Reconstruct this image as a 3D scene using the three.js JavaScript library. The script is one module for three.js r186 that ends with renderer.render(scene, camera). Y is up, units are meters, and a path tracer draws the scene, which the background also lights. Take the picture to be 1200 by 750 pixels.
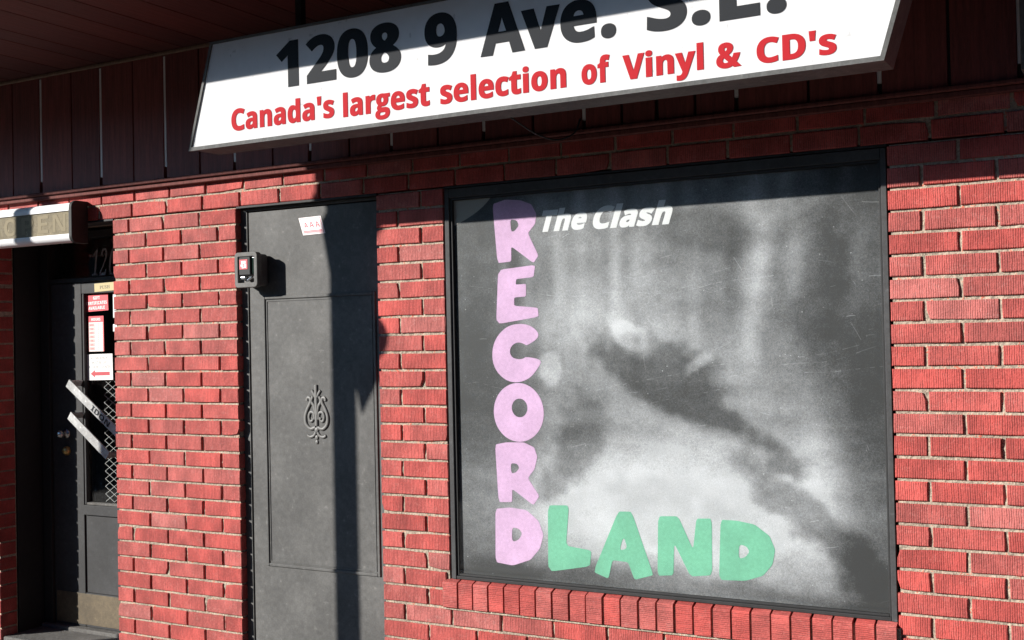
import * as THREE from 'three';
import { Sky } from 'three/addons/objects/Sky.js';
import { FontLoader } from 'three/addons/loaders/FontLoader.js';
import { TextGeometry } from 'three/addons/geometries/TextGeometry.js';
import { RoundedBoxGeometry } from 'three/addons/geometries/RoundedBoxGeometry.js';
import { mergeGeometries } from 'three/addons/utils/BufferGeometryUtils.js';

// ------------------------------------------------------------------ camera, sky, sun, exposure
const scene = new THREE.Scene();
const D2R = Math.PI / 180;
const camera = new THREE.PerspectiveCamera(31.22, 1024 / 640, 0.05, 4000);
camera.position.set(3.98986, 1.55317, 3.58934);
camera.rotation.order = 'YXZ';
camera.rotation.set(0.86147 * D2R, 28.85886 * D2R, -1.21186 * D2R);

const renderer = new THREE.WebGLRenderer({ antialias: true });
renderer.setSize(1024, 640);
renderer.toneMapping = THREE.LinearToneMapping;
renderer.toneMappingExposure = 1.6;
renderer.shadowMap.enabled = true;

const SUN = new THREE.Vector3(-0.99, 0.53, 1.0).normalize();   // towards the sun
const sky = new Sky();
sky.name = 'sky';
sky.scale.setScalar(3000);
sky.userData.kind = 'structure';
Object.assign(sky.material.uniforms.turbidity, { value: 3 });
sky.material.uniforms.rayleigh.value = 0.6;
sky.material.uniforms.mieCoefficient.value = 0.004;
sky.material.uniforms.sunPosition.value.copy(SUN);
scene.add(sky);
scene.environmentIntensity = 0.1;

const sun = new THREE.DirectionalLight(new THREE.Color(1.0, 0.955, 0.89), 5);
sun.position.copy(SUN).multiplyScalar(20).add(new THREE.Vector3(1.5, 1, 0));
sun.target.position.set(1.5, 1, 0);
sun.castShadow = true;
sun.shadow.radius = 1;
sun.shadow.mapSize.set(4096, 4096);
Object.assign(sun.shadow.camera, { left: -7, right: 7, top: 6, bottom: -6, near: 1, far: 60 });
scene.add(sun, sun.target);

// ------------------------------------------------------------------ helpers
let seed = 20177;
const rnd = () => { seed = (seed * 1664525 + 1013904223) >>> 0; return seed / 4294967296; };
const rr = (a, b) => a + (b - a) * rnd();
const taken = new Map();
function numbered(name) {
  const n = taken.get(name) || 0; taken.set(name, n + 1);
  return n ? name + '_' + String(n).padStart(3, '0') : name;
}
function thing(name, label, category, group) {
  const o = new THREE.Group(); o.name = numbered(name);
  o.userData = { label, category }; if (group) o.userData.group = group;
  scene.add(o); return o;
}
function part(name, geo, mat, parent) {
  const g = Array.isArray(geo) ? merge(geo) : geo;
  const m = new THREE.Mesh(g, mat); m.name = name; m.castShadow = m.receiveShadow = true;
  parent.add(m); return m;
}
function sub(name, parent) { const g = new THREE.Group(); g.name = name; parent.add(g); return g; }
function merge(list) {
  const l = list.map((g) => (g.index ? g.toNonIndexed() : g)).map((g) => {
    for (const k of Object.keys(g.attributes)) if (!['position', 'normal', 'uv'].includes(k)) g.deleteAttribute(k);
    return g;
  });
  return mergeGeometries(l);
}
// box by its limits; uv in metres
function box(x0, x1, y0, y1, z0, z1) {
  const g = new THREE.BoxGeometry(x1 - x0, y1 - y0, z1 - z0);
  g.translate((x0 + x1) / 2, (y0 + y1) / 2, (z0 + z1) / 2);
  return metreUV(g);
}
function rbox(x0, x1, y0, y1, z0, z1, r, s = 2) {
  const g = new RoundedBoxGeometry(x1 - x0, y1 - y0, z1 - z0, s, r);
  g.translate((x0 + x1) / 2, (y0 + y1) / 2, (z0 + z1) / 2);
  return metreUV(g);
}
function metreUV(g, ou = 0, ov = 0) {
  if (g.index) g = g.toNonIndexed();
  const p = g.attributes.position, n = g.attributes.normal, uv = new Float32Array(p.count * 2);
  for (let i = 0; i < p.count; i++) {
    const ax = Math.abs(n.getX(i)), ay = Math.abs(n.getY(i)), az = Math.abs(n.getZ(i));
    let u, v;
    if (az >= ax && az >= ay) { u = p.getX(i); v = p.getY(i); }
    else if (ax >= ay) { u = p.getZ(i); v = p.getY(i); }
    else { u = p.getX(i); v = p.getZ(i); }
    uv[2 * i] = u + ou; uv[2 * i + 1] = v + ov;
  }
  g.setAttribute('uv', new THREE.BufferAttribute(uv, 2));
  return g;
}
function bar(a, b, r, seg = 8, r2 = r) {
  const A = new THREE.Vector3(...a), B = new THREE.Vector3(...b), d = B.clone().sub(A), len = d.length();
  const g = new THREE.CylinderGeometry(r2, r, len, seg);
  g.applyQuaternion(new THREE.Quaternion().setFromUnitVectors(new THREE.Vector3(0, 1, 0), d.normalize()));
  g.translate((A.x + B.x) / 2, (A.y + B.y) / 2, (A.z + B.z) / 2); return g;
}
function tube(points, r, n = 24, seg = 6) {
  return new THREE.TubeGeometry(new THREE.CatmullRomCurve3(points.map((p) => new THREE.Vector3(...p))), n, r, seg);
}
// tiling value noise
function noiseMaker(period, sd) {
  const t = new Float32Array(period * period); let s = sd;
  for (let i = 0; i < t.length; i++) { s = (s * 1664525 + 1013904223) >>> 0; t[i] = s / 4294967296; }
  return (x, y) => {
    x = ((x % period) + period) % period; y = ((y % period) + period) % period;
    const i = Math.floor(x), j = Math.floor(y), fx = x - i, fy = y - j, sx = fx * fx * (3 - 2 * fx), sy = fy * fy * (3 - 2 * fy);
    const i1 = (i + 1) % period, j1 = (j + 1) % period;
    const a = t[j * period + i], b = t[j * period + i1], c = t[j1 * period + i], d = t[j1 * period + i1];
    return (a + (b - a) * sx) * (1 - sy) + (c + (d - c) * sx) * sy;
  };
}
function dataTex(w, h, fn, srgb, repeatX = 1, repeatY = 1) {
  const d = new Uint8Array(w * h * 4);
  for (let y = 0; y < h; y++) for (let x = 0; x < w; x++) {
    const c = fn(x / w, y / h, x, y), o = (y * w + x) * 4;
    for (let k = 0; k < 3; k++) d[o + k] = Math.max(0, Math.min(255, Math.round(255 * (Array.isArray(c) ? c[k] : c))));
    d[o + 3] = 255;
  }
  const t = new THREE.DataTexture(d, w, h); t.wrapS = t.wrapT = THREE.RepeatWrapping;
  t.magFilter = THREE.LinearFilter; t.minFilter = THREE.LinearMipmapLinearFilter; t.generateMipmaps = true;
  if (srgb) t.colorSpace = THREE.SRGBColorSpace; t.repeat.set(repeatX, repeatY); t.needsUpdate = true; return t;
}
function canvasTex(w, h, draw) {
  const c = document.createElement('canvas'); c.width = w; c.height = h; draw(c.getContext('2d'), w, h);
  const t = new THREE.CanvasTexture(c); t.colorSpace = THREE.SRGBColorSpace; t.anisotropy = 8; return t;
}
const clamp = (v, a = 0, b = 1) => Math.max(a, Math.min(b, v));
const smooth = (a, b, v) => { const t = clamp((v - a) / (b - a)); return t * t * (3 - 2 * t); };
const lin = (r, g, b) => new THREE.Color().setRGB(r, g, b);

// ------------------------------------------------------------------ materials
const n8 = noiseMaker(8, 11), n32 = noiseMaker(32, 12), n128 = noiseMaker(128, 13), n256 = noiseMaker(256, 14), n64 = noiseMaker(64, 15);
// wire-cut face: upright scores, 6.4 mm apart, broken here and there (0.5 m per tile)
const ridge = (u, v) => {
  const wob = (n32(u * 32, v * 32) - 0.5) * 0.28 + (n8(u * 8, v * 8) - .5) * .35;
  const ph = u * 78 + wob, c = 0.5 + 0.5 * Math.cos(ph * 2 * Math.PI);
  const gate = smooth(0.2, 0.55, n64(u * 64 * 1.0, v * 16 + Math.floor(ph) * 3.7));
  return { groove: Math.pow(1 - c, 2.2) * (0.3 + 0.7 * gate), gate };
};
const brickBump = dataTex(1024, 1024, (u, v) => {
  const r = ridge(u, v);
  return 0.75 - 0.52 * r.groove - 0.25 * (n128(u * 128, v * 128) - .5) - 0.16 * (n256(u * 256, v * 256) - .5);
}, false, 2, 2);
const brickMap = dataTex(1024, 1024, (u, v) => {
  const r = ridge(u, v), m = n8(u * 8, v * 8), f = n128(u * 128, v * 128), g = n256(u * 256, v * 256);
  const worn = smooth(0.56, 0.84, n32(u * 32, v * 32) * 0.45 + f * 0.3 + m * .25);
  const l = 0.93 + 0.20 * (m - .5) + 0.10 * (f - .5) + 0.12 * (g - .5) - 0.20 * r.groove;
  return [l + 0.04 * worn, l * (1 + 0.50 * worn), l * (1 + 0.52 * worn)];
}, true, 2, 2);
const brickMats = [];
for (let i = 0; i < 12; i++) {
  const f = [0, 0, 0, .15, .3, .05, .45, 0, .2, .75, .1, .35][i], k = [1, .92, 1.06, 1.0, .96, 1.1, 1.02, .84, 1.04, 1.0, .97, .89][i];
  brickMats.push(new THREE.MeshStandardMaterial({
    color: lin(0.51 * k, (0.077 + 0.08 * f) * k, (0.064 + 0.075 * f) * k), map: brickMap, bumpMap: brickBump, bumpScale: 0.0017, roughness: 0.8,
  }));
}
const mortarMap = dataTex(512, 512, (u, v) => {
  const a = n32(u * 32, v * 32), b = n128(u * 128, v * 128), c = n8(u * 8, v * 8);
  const l = 0.80 + 0.16 * (a - .5) + 0.26 * (b - .5) + .1 * (c - .5), red = smooth(.72, .86, a * .5 + b * .5);
  return [l, l * (0.955 - .35 * red), l * (0.90 - .38 * red)];
}, true, 2, 2);
const mortarBump = dataTex(512, 512, (u, v) => 0.5 * n128(u * 128, v * 128) + 0.5 * n64(u * 64, v * 64), false, 2, 2);
const M = {};
M.mortar = new THREE.MeshStandardMaterial({ color: lin(.60, .55, .48), map: mortarMap, bumpMap: mortarBump, bumpScale: .003, roughness: .95 });
const grainMap = (base, amp) => dataTex(256, 512, (u, v) => {
  const g = n64(u * 64, v * 8), h = n256(u * 256, v * 64), l = 1 + amp * (g - .5) + amp * .7 * (h - .5); return [base * l, base * l, base * l];
}, true, 3, 1);
const grainBump = dataTex(256, 512, (u, v) => .5 + .5 * (n64(u * 64, v * 8) - .5) + .4 * (n256(u * 256, v * 64) - .5), false, 3, 1);
const paint = grainMap(.88, .22);
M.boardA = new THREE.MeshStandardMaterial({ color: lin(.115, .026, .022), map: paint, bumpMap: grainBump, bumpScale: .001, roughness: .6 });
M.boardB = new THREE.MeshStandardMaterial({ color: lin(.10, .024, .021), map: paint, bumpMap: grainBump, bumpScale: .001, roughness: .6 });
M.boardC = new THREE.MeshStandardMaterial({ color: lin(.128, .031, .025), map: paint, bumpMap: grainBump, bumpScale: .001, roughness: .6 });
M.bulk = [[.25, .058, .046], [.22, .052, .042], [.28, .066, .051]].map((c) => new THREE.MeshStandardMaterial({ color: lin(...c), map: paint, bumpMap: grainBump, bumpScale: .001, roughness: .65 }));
M.trim = new THREE.MeshStandardMaterial({ color: lin(.17, .05, .042), map: paint, roughness: .9 });
M.bead = new THREE.MeshStandardMaterial({ color: lin(.26, .16, .10), map: paint, roughness: .6 });
M.white = new THREE.MeshStandardMaterial({ color: lin(.85, .82, .79), roughness: .7 });
M.backing = new THREE.MeshStandardMaterial({ color: lin(.07, .05, .045), roughness: .7 });
const spot = dataTex(512, 512, (u, v) => {
  const a = n8(u * 8, v * 8), b = n64(u * 64, v * 64), c = n256(u * 256, v * 256);
  const s = smooth(.80, .9, n128(u * 128, v * 128) * .6 + b * .4) * .14;
  const l = .74 + .16 * (a - .5) + .10 * (b - .5) + .10 * (c - .5) + s; return [l, l, l];
}, true, 1, 1);
const fine = dataTex(256, 256, (u, v) => .5 + .6 * (n64(u * 64, v * 64) - .5) + .5 * (n256(u * 256, v * 256) - .5), false, 3, 3);
M.doorPaint = new THREE.MeshStandardMaterial({ color: lin(.165, .162, .155), map: spot, bumpMap: fine, bumpScale: .0002, roughness: .7 });
M.ornament = new THREE.MeshStandardMaterial({ color: lin(.15, .147, .14), roughness: .5 });
M.frame = new THREE.MeshStandardMaterial({ color: lin(.055, .055, .057), map: spot, roughness: .75 });
M.blackFrame = new THREE.MeshStandardMaterial({ color: lin(.028, .028, .029), map: spot, roughness: .7 });
M.signFace = new THREE.MeshPhysicalMaterial({ color: lin(.90, .90, .91), map: dataTex(512, 512, (u, v) => { const l = .97 + .02 * (n8(u * 8, v * 8) - .5) + .02 * (n64(u * 64, v * 64) - .5) - .10 * smooth(.83, .92, n128(u * 128, v * 128) * .7 + n32(u * 32, v * 32) * .3); return [l, l, l]; }, true, .7, .7), roughness: 1, specularIntensity: .5, transmission: .3, thickness: 0 });
M.signMetal = new THREE.MeshStandardMaterial({ color: lin(.20, .20, .195), map: spot, roughness: .85 });
M.signBlack = new THREE.MeshPhysicalMaterial({ color: lin(.016, .018, .022), roughness: .8, specularIntensity: .6 });
M.signRed = new THREE.MeshPhysicalMaterial({ color: lin(.40, .014, .020), roughness: .85, specularIntensity: .5 });
M.darkGlass = new THREE.MeshPhysicalMaterial({ color: lin(.03, .034, .036), roughness: .12 });
M.winFrame = new THREE.MeshStandardMaterial({ color: lin(.085, .085, .087), map: spot, roughness: .75 });
M.glass = new THREE.MeshPhysicalMaterial({ color: lin(.97, .98, .98), transmission: 1, thickness: 0, roughness: .03, ior: 1.45 });
M.concrete = new THREE.MeshStandardMaterial({ color: lin(.23, .22, .205), map: spot, bumpMap: fine, bumpScale: .002, roughness: .9 });
M.asphalt = new THREE.MeshStandardMaterial({ color: lin(.06, .06, .062), map: spot, bumpMap: fine, bumpScale: .004, roughness: .9 });

// ------------------------------------------------------------------ ground
{
  const g = part('ground', metreUV(new THREE.PlaneGeometry(1200, 1200).rotateX(-Math.PI / 2).translate(0, -.16, 0)), M.asphalt, scene);
  g.userData.kind = 'structure';
  const pave = new THREE.Group(); pave.name = 'pavement'; pave.userData.kind = 'structure'; scene.add(pave);
  part('bed', box(-14, 16, -.155, -.012, -1.5, 2.98), M.concrete, pave);
  for (let i = 0; i < 20; i++) for (let j = 0; j < 2; j++)
    part('slab', rbox(-14 + i * 1.5 + .004, -12.5 + i * 1.5 - .004, -.05, 0, .03 + j * 1.46, .03 + j * 1.46 + 1.452, .006, 1), M.concrete, pave);
  part('kerb', rbox(-14, 16, -.158, -.002, 2.99, 3.15, .02), M.concrete, pave);
}

// ------------------------------------------------------------------ the shop building
const C = 0.0675, L = 0.2079, J = 0.010, Y0 = 2.05;           // course, brick module, joint, underside of the first pier course
const X1 = 3.5 * L - J, X2 = X1 + .7098, X3 = X2 + 1.5 * L - J, X4 = X3 + 1.5918;   // pier edges
const RL = -.79, RD = 0.25, DR = 0.037;                     // entrance: left jamb, recess depth; steel door recess
const shop = thing('shop_building', 'red painted brick shopfront with dark red canopy soffit above doors and window', 'building');
const wall = sub('brick_wall', shop);

// one brick: chamfered, uneven face of eight points
function brickGeo(w, h, d, turn = false) {
  const c = rr(.0018, .0032), j = () => rr(-.0009, .0009), hw = w / 2, hh = h / 2;
  const chip = rnd() < .12 ? Math.floor(rnd() * 4) : -1;
  const ring = [[-hw, -hh], [0, -hh], [hw, -hh], [hw, 0], [hw, hh], [0, hh], [-hw, hh], [-hw, 0]].map(([x, y], i) => {
    let px = x + j(), py = y + j();
    if (chip >= 0 && i === chip * 2) { px -= Math.sign(x) * rr(.004, .011); py -= Math.sign(y) * rr(.002, .006); }
    return [px, py];
  });
  const P = [], U = [], ou = rnd(), ov = rnd(), tilt = [rr(-.0006, .0006), rr(-.0006, .0006)];
  const uv = (x, y, z) => (turn ? [y + ou, x + z + ov] : [x + ou + (z < -.01 ? z : 0), y + ov]);
  const v = (a, z, s) => [a[0] * s[0], a[1] * s[1], z];
  const tri = (a, b, cc) => { for (const q of [a, b, cc]) { P.push(...q); U.push(...uv(...q)); } };
  const si = [(hw - c) / hw, (hh - c) / hh], one = [1, 1];
  const zf = (a) => a[0] * tilt[0] * 10 + a[1] * tilt[1] * 10;
  for (let i = 0; i < 8; i++) {
    const a = ring[i], b = ring[(i + 1) % 8];
    const A = v(a, zf(a), si), B = v(b, zf(b), si), Ao = v(a, -c, one), Bo = v(b, -c, one), Ab = v(a, -d, one), Bb = v(b, -d, one);
    tri([0, 0, 0], A, B); tri(A, Ao, Bo); tri(A, Bo, B); tri(Ao, Ab, Bb); tri(Ao, Bb, Bo);
  }
  const g = new THREE.BufferGeometry();
  g.setAttribute('position', new THREE.Float32BufferAttribute(P, 3));
  g.setAttribute('uv', new THREE.Float32BufferAttribute(U, 2));
  g.computeVertexNormals(); return g;
}
const bricks = [];                                            // all bricks of the wall, chosen below
camera.updateMatrixWorld(true); camera.aspect = 1.6; camera.updateProjectionMatrix();
function addBrick(x0, x1, y0, h, o = {}) {                    // front face in the plane z = o.z, or on a jamb (o.jamb)
  const w = x1 - x0; if (w < .012) return;
  bricks.push({ x0, x1, y0, h, z: (o.z || 0) + rr(-.0012, .0012), d: o.d || .09, jamb: o.jamb, turn: o.turn, mat: o.mat, hidden: o.hidden });
}
function run(K, x0, x1, first, o = {}) {                      // a course between two edges, first joint after "first"
  const y0 = Y0 - K * C; let x = x0, nx = x0 + first;
  while (x < x1 - .02) { const e = Math.min(nx, x1); addBrick(x, e - (e < x1 ? J + rr(-.001, .0015) : 0), y0, C - J, o); x = nx; nx += L; }
}
const GROUND_K = 30;                                          // last course
for (let K = 0; K <= GROUND_K; K++) {
  const even = K % 2 === 0;
  run(K, 0, X1, even ? L / 2 : L);
  if (K < 23) run(K, X2, X3 - (K >= 21 ? .018 : 0), even ? L : L / 2);
  if (K <= 22) run(K, X4, X4 + 2.7, even ? L : L / 2);
  else run(K, X2, X4 + 2.7, even ? L : L / 2);
  // left of the entrance: jamb face and front
  run(K, RL - 2.2, RL, ((2.2 + J) % L) + (even ? 0 : L / 2));
}
run(-1, RL - 2.2, X4 + 2.7, (2.2 + .78 - .085) % L + .012);
run(-2, RL - 2.2, X4 + 2.7, (2.2 + .78 + .147) % L + .008);
// rowlock sill under the window: bricks on edge, sloping tops
const sillN = 25, sillP = (X4 - X3 + .024) / sillN;
const sillRng = [];
for (let i = 0; i < sillN; i++) sillRng.push(X3 - .022 + i * sillP);
// mortar: uneven sheet set back behind the brick faces
function mortarSheet(x0, x1, y0, y1, z) {
  const nx = Math.max(2, Math.round((x1 - x0) / .012)), ny = Math.max(2, Math.round((y1 - y0) / .012));
  const g = new THREE.PlaneGeometry(x1 - x0, y1 - y0, nx, ny); g.translate((x0 + x1) / 2, (y0 + y1) / 2, z);
  const p = g.attributes.position;
  for (let i = 0; i < p.count; i++) {
    const x = p.getX(i), y = p.getY(i);
    p.setZ(i, z + .0042 * (n256(x * 70 + 9, y * 70 + 9) - .5) + .003 * (n64(x * 14 + 3, y * 14 + 3) - .5));
  }
  g.computeVertexNormals(); return metreUV(g);
}
const MZ = -.0075, yBot = Y0 - GROUND_K * C - .01, yTop = 2.27;
const areas = [[.006, X1 - .006, yBot, 2.112], [X2 + .006, X3 - .006, .6, 2.112], [X4 + .006, X4 + 2.7, .6, 2.112], [X2 + .006, X4 + 2.7, yBot, .6],
  [RL - 2.2, RL - .006, yBot, 2.112], [RL - 2.2, X4 + 2.7, 2.112 + .010, yTop]];
part('mortar', areas.map(([a, b, c, d]) => mortarSheet(a, b, c, d, MZ)), M.mortar, wall);
part('masonry_core', [...areas.slice(0, 5).map(([a, b, c, d], i) => box(a, b, c, d - (i === 3 ? .001 : 0), i === 0 || i === 4 ? -.098 : -.3, MZ - .006)),
  box(RL - 2.2, X4 + 2.7, 2.123, yTop, -.1, MZ - .006)], M.mortar, wall);
for (const [a, b] of [[RL, -.001], [X1 + .001, X2 - .001], [X3 + .001, X4 - .001]]) part('steel_lintel', box(a, b, 2.1085, 2.1163, -.12, -.004), M.blackFrame, wall);
part('masonry_back', box(RL - 2.2, X4 + 2.7, 2.1235, 3.4, -RD - .3, -.11), M.mortar, wall);
// the 300 bricks that show largest are single parts, the rest one joined part
{
  const v = new THREE.Vector3();
  for (const b of bricks) {
    const xs = b.jamb !== undefined ? [[b.jamb, b.x0], [b.jamb, b.x1]] : [[b.x0, b.z], [b.x1, b.z]];
    let a = 1, bx0 = 9, bx1 = -9, by0 = 9, by1 = -9;
    for (const [x, z] of xs) for (const y of [b.y0, b.y0 + b.h]) {
      v.set(x, y, z).project(camera); bx0 = Math.min(bx0, v.x); bx1 = Math.max(bx1, v.x); by0 = Math.min(by0, v.y); by1 = Math.max(by1, v.y);
    }
    const w = Math.min(1, bx1) - Math.max(-1, bx0), h = Math.min(1, by1) - Math.max(-1, by0);
    b.size = w > 0 && h > 0 && bx1 > bx0 ? w * h : 0;
    if (b.x0 > RL - .01 && b.x1 < 0 && b.jamb === undefined && b.y0 < 2.2) b.size *= .2;
  }
  const order = bricks.slice().sort((p, q) => q.size - p.size);
  const single = new Set(order.filter((b) => b.size > 0).slice(0, 272));
  const rest = [];
  for (const b of bricks) {
    const g = brickGeo(b.x1 - b.x0, b.h, b.d, b.turn); const mi = Math.floor(rnd() * 12);
    if (b.jamb !== undefined) { g.rotateY(Math.PI / 2); g.translate(b.jamb + b.z, b.y0 + b.h / 2, (b.x0 + b.x1) / 2); }
    else g.translate((b.x0 + b.x1) / 2, b.y0 + b.h / 2, b.z);
    if (single.has(b)) part(numbered('brick'), g, brickMats[mi], wall);
    else (rest[mi % 4] = rest[mi % 4] || []).push(g);
  }
  const gs = rest.filter(Boolean).flat();
  const m = part('brick_courses', gs, brickMats[1], wall); m.userData.kind = 'stuff';
  console.log('bricks', bricks.length, 'single', single.size);
}
// rowlock sill bricks
for (let i = 0; i < sillN; i++) {
  const x0 = sillRng[i] + rr(-.0015, .0015), x1 = sillRng[i] + sillP - .0075 + rr(-.001, .001), zf = .016 + rr(-.002, .002), yb = Y0 - 22 * C + rr(0, .002);
  const sh = new THREE.Shape();                                // section (z, y): front, sloped top
  sh.moveTo(-.08, 0); sh.lineTo(zf - .002, 0); sh.lineTo(zf, .002); sh.lineTo(zf, .0905); sh.lineTo(zf - .003, .0935); sh.lineTo(-.045, .112); sh.lineTo(-.08, .112);
  let g = new THREE.ExtrudeGeometry(sh, { depth: x1 - x0, bevelEnabled: false });
  g.rotateY(-Math.PI / 2); g.translate(x1, yb, 0);
  g = metreUV(g); const uv = g.attributes.uv, n = g.attributes.normal, ou = rnd(), ov = rnd();
  for (let k = 0; k < uv.count; k++) if (Math.abs(n.getX(k)) < .5) uv.setXY(k, uv.getY(k) + ou, uv.getX(k) + ov);
  part(numbered('sill_brick'), g, brickMats[[3, 4, 8, 6, 5, 1, 2][Math.floor(rnd() * 7)]], wall);
}
part('sill_mortar', [box(X3 - .03, X4 + .006, Y0 - 22 * C - .008, .652, -.2, .006)], M.mortar, wall);

// ------------------------------------------------------------------ canopy: bulkhead, trim, soffit
const canopy = sub('canopy', shop);
{
  const strips = [-1.218, -.826, -.434, -.042, .349, .738, 1.130, 1.519, 1.923, 2.322, 2.590, 2.863, 3.309, 3.70, 4.09, 4.48];
  const cuts = [];
  for (let i = 0; i < strips.length - 1; i++) { cuts.push([strips[i], true]); cuts.push([(strips[i] + strips[i + 1]) / 2 + rr(-.004, .012), false]); }
  cuts.push([strips[strips.length - 1], true]);
  const mats = [M.boardA, M.boardB, M.boardC];
  for (let i = 0; i < cuts.length - 1; i++) {
    const a = cuts[i][0] + (cuts[i][1] ? .007 : .0045), b = cuts[i + 1][0] - (cuts[i + 1][1] ? .007 : .0045);
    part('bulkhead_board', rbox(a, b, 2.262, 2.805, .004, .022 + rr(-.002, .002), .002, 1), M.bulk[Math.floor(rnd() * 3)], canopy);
  }
  part('bulkhead_board', box(-3.4, -1.224, 2.262, 2.805, .004, .022), M.bulk[0], canopy);
  part('bulkhead_board', box(4.486, 6.0, 2.262, 2.805, .004, .022), M.bulk[0], canopy);
  part('bulkhead_backing', box(-3.4, 6.0, 2.272, 2.80, -.02, .003), M.backing, canopy);
  strips.forEach((x) => {
    if (x === 2.590) return;
    const yb = x < 1.0 ? rr(2.29, 2.315) : rr(2.285, 2.31);
    part('white_strip', box(x - .0064, x + .0064, yb, 2.786, .0045, .0185), M.white, canopy);
  });
  part('trim_moulding', [rbox(-3.4, 6.0, 2.247, 2.2615, -.004, .040, .005), rbox(-3.4, 6.0, 2.2285, 2.2465, -.004, .026, .004)], M.trim, canopy);
  part('cornice_bead', rbox(-3.4, 6.0, 2.789, 2.803, .0225, .040, .004), M.bead, canopy);
  // soffit boards run out from the wall
  let x = -3.4; const known = [-.443, -.248, -.032, .099, .317, .476];
  const edges = [x];
  while (x < -.60) { x += rr(.15, .22); edges.push(x > -.60 ? -.62 : x); if (x > -.6) break; }
  edges.push(...known); x = .476;
  while (x < 5.9) { x += rr(.14, .215); edges.push(x); }
  for (let i = 0; i < edges.length - 1; i++)
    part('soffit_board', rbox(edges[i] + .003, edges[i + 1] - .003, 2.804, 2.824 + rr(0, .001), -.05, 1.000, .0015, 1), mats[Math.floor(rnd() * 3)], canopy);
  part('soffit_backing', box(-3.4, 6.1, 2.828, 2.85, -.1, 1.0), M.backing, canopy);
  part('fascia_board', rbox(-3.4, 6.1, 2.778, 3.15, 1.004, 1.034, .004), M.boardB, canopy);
  part('roof_deck', box(-3.4, 6.1, 2.86, 2.95, -.6, 1.003), M.backing, canopy);
}

// ------------------------------------------------------------------ interior shell behind window and entrance
part('interior_shell', [box(-3, 1.7, -.1, 2.6, -2.6, -2.5), box(-3.1, -3, -.1, 2.6, -2.6, -.40), box(1.6, 1.7, -.1, 2.6, -2.5, -.31), box(-3, 1.6, .02, .18, -2.5, -.34), box(-3, 1.6, 2.5, 2.6, -2.5, -.56), box(-3, RL - .05, -.1, 2.6, -.40, -.34), box(.05, 1.6, -.1, 2.6, -.40, -.34)], new THREE.MeshStandardMaterial({ color: lin(.46, .43, .38), map: spot, roughness: .9 }), shop);

// ------------------------------------------------------------------ steel side door
{
  const d = sub('steel_door', shop), zf = -DR;
  part('door_leaf', rbox(X1 + .038, X2 + .03, .02, 2.092, zf - .05, zf, .003), M.doorPaint, d);
  part('door_frame', [rbox(X1 - .02, X1 + .034, .01, 2.107, zf - .06, zf + .004, .002), rbox(X1 + .036, X2 + .05, 2.096, 2.1078, zf - .06, zf + .004, .002)], M.doorPaint, d);
  // raised picture-frame moulding
  const mx0 = .826, mx1 = 1.392, my0 = .640, my1 = 1.742, w = .013;
  const prof = (x0, x1, y0, y1) => [rbox(x0, x1, y0, y1, zf - .004, zf + .006, .003)];
  part('panel_moulding', [...prof(mx0, mx0 + w, my0, my1), ...prof(mx1 - w, mx1, my0, my1), ...prof(mx0 + w, mx1 - w, my1 - w, my1), ...prof(mx0 + w, mx1 - w, my0, my0 + w),
    ...[[mx0 + .018, mx0 + .022, my0 + .018, my1 - .018], [mx1 - .022, mx1 - .018, my0 + .018, my1 - .018], [mx0 + .022, mx1 - .022, my1 - .022, my1 - .018], [mx0 + .022, mx1 - .022, my0 + .018, my0 + .022]].map(([a, b, c, e]) => box(a, b, c, e, zf - .004, zf + .0025))], M.doorPaint, d);
  // cast scrollwork ornament
  const cx = 1.093, cy = 1.262, z = zf + .004, S = (s, pts) => pts.map(([x, y]) => [cx + s * x, cy + y, z]), g = [];
  for (const s of [-1, 1]) {
    g.push(tube(S(s, [[.006, -.052], [.03, -.058], [.052, -.04], [.056, -.01], [.044, .022], [.030, .046], [.030, .064], [.044, .066], [.046, .054]]), .0075));
    g.push(tube(S(s, [[.010, -.02], [.014, .005], [.030, .008], [.038, -.012], [.030, -.028], [.018, -.022], [.022, -.012]]), .0065));
    g.push(tube(S(s, [[.003, .0], [.012, .034], [.024, .052], [.016, .072]]), .0072));
    g.push(tube(S(s, [[.002, .066], [.012, .082], [.022, .096]]), .0065, 12));
    g.push(tube(S(s, [[.004, -.072], [.016, -.086], [.034, -.090], [.046, -.084]]), .0062, 14));
  }
  g.push(tube(S(1, [[0, -.045], [.001, .01], [0, .07], [0, .118]]), .0084, 20));
  for (const [y, r] of [[-.062, .011], [-.092, .009], [-.110, .008], [.112, .0065], [.058, .010]]) { const b = new THREE.SphereGeometry(r, 10, 8); b.scale(1, 1.1, .7); b.translate(cx, cy + y, z); g.push(b); }
  part('scroll_ornament', merge(g).translate(0, 0, -z).scale(1, 1, .65).translate(0, 0, zf + .0015), M.ornament, d);
}

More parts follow.
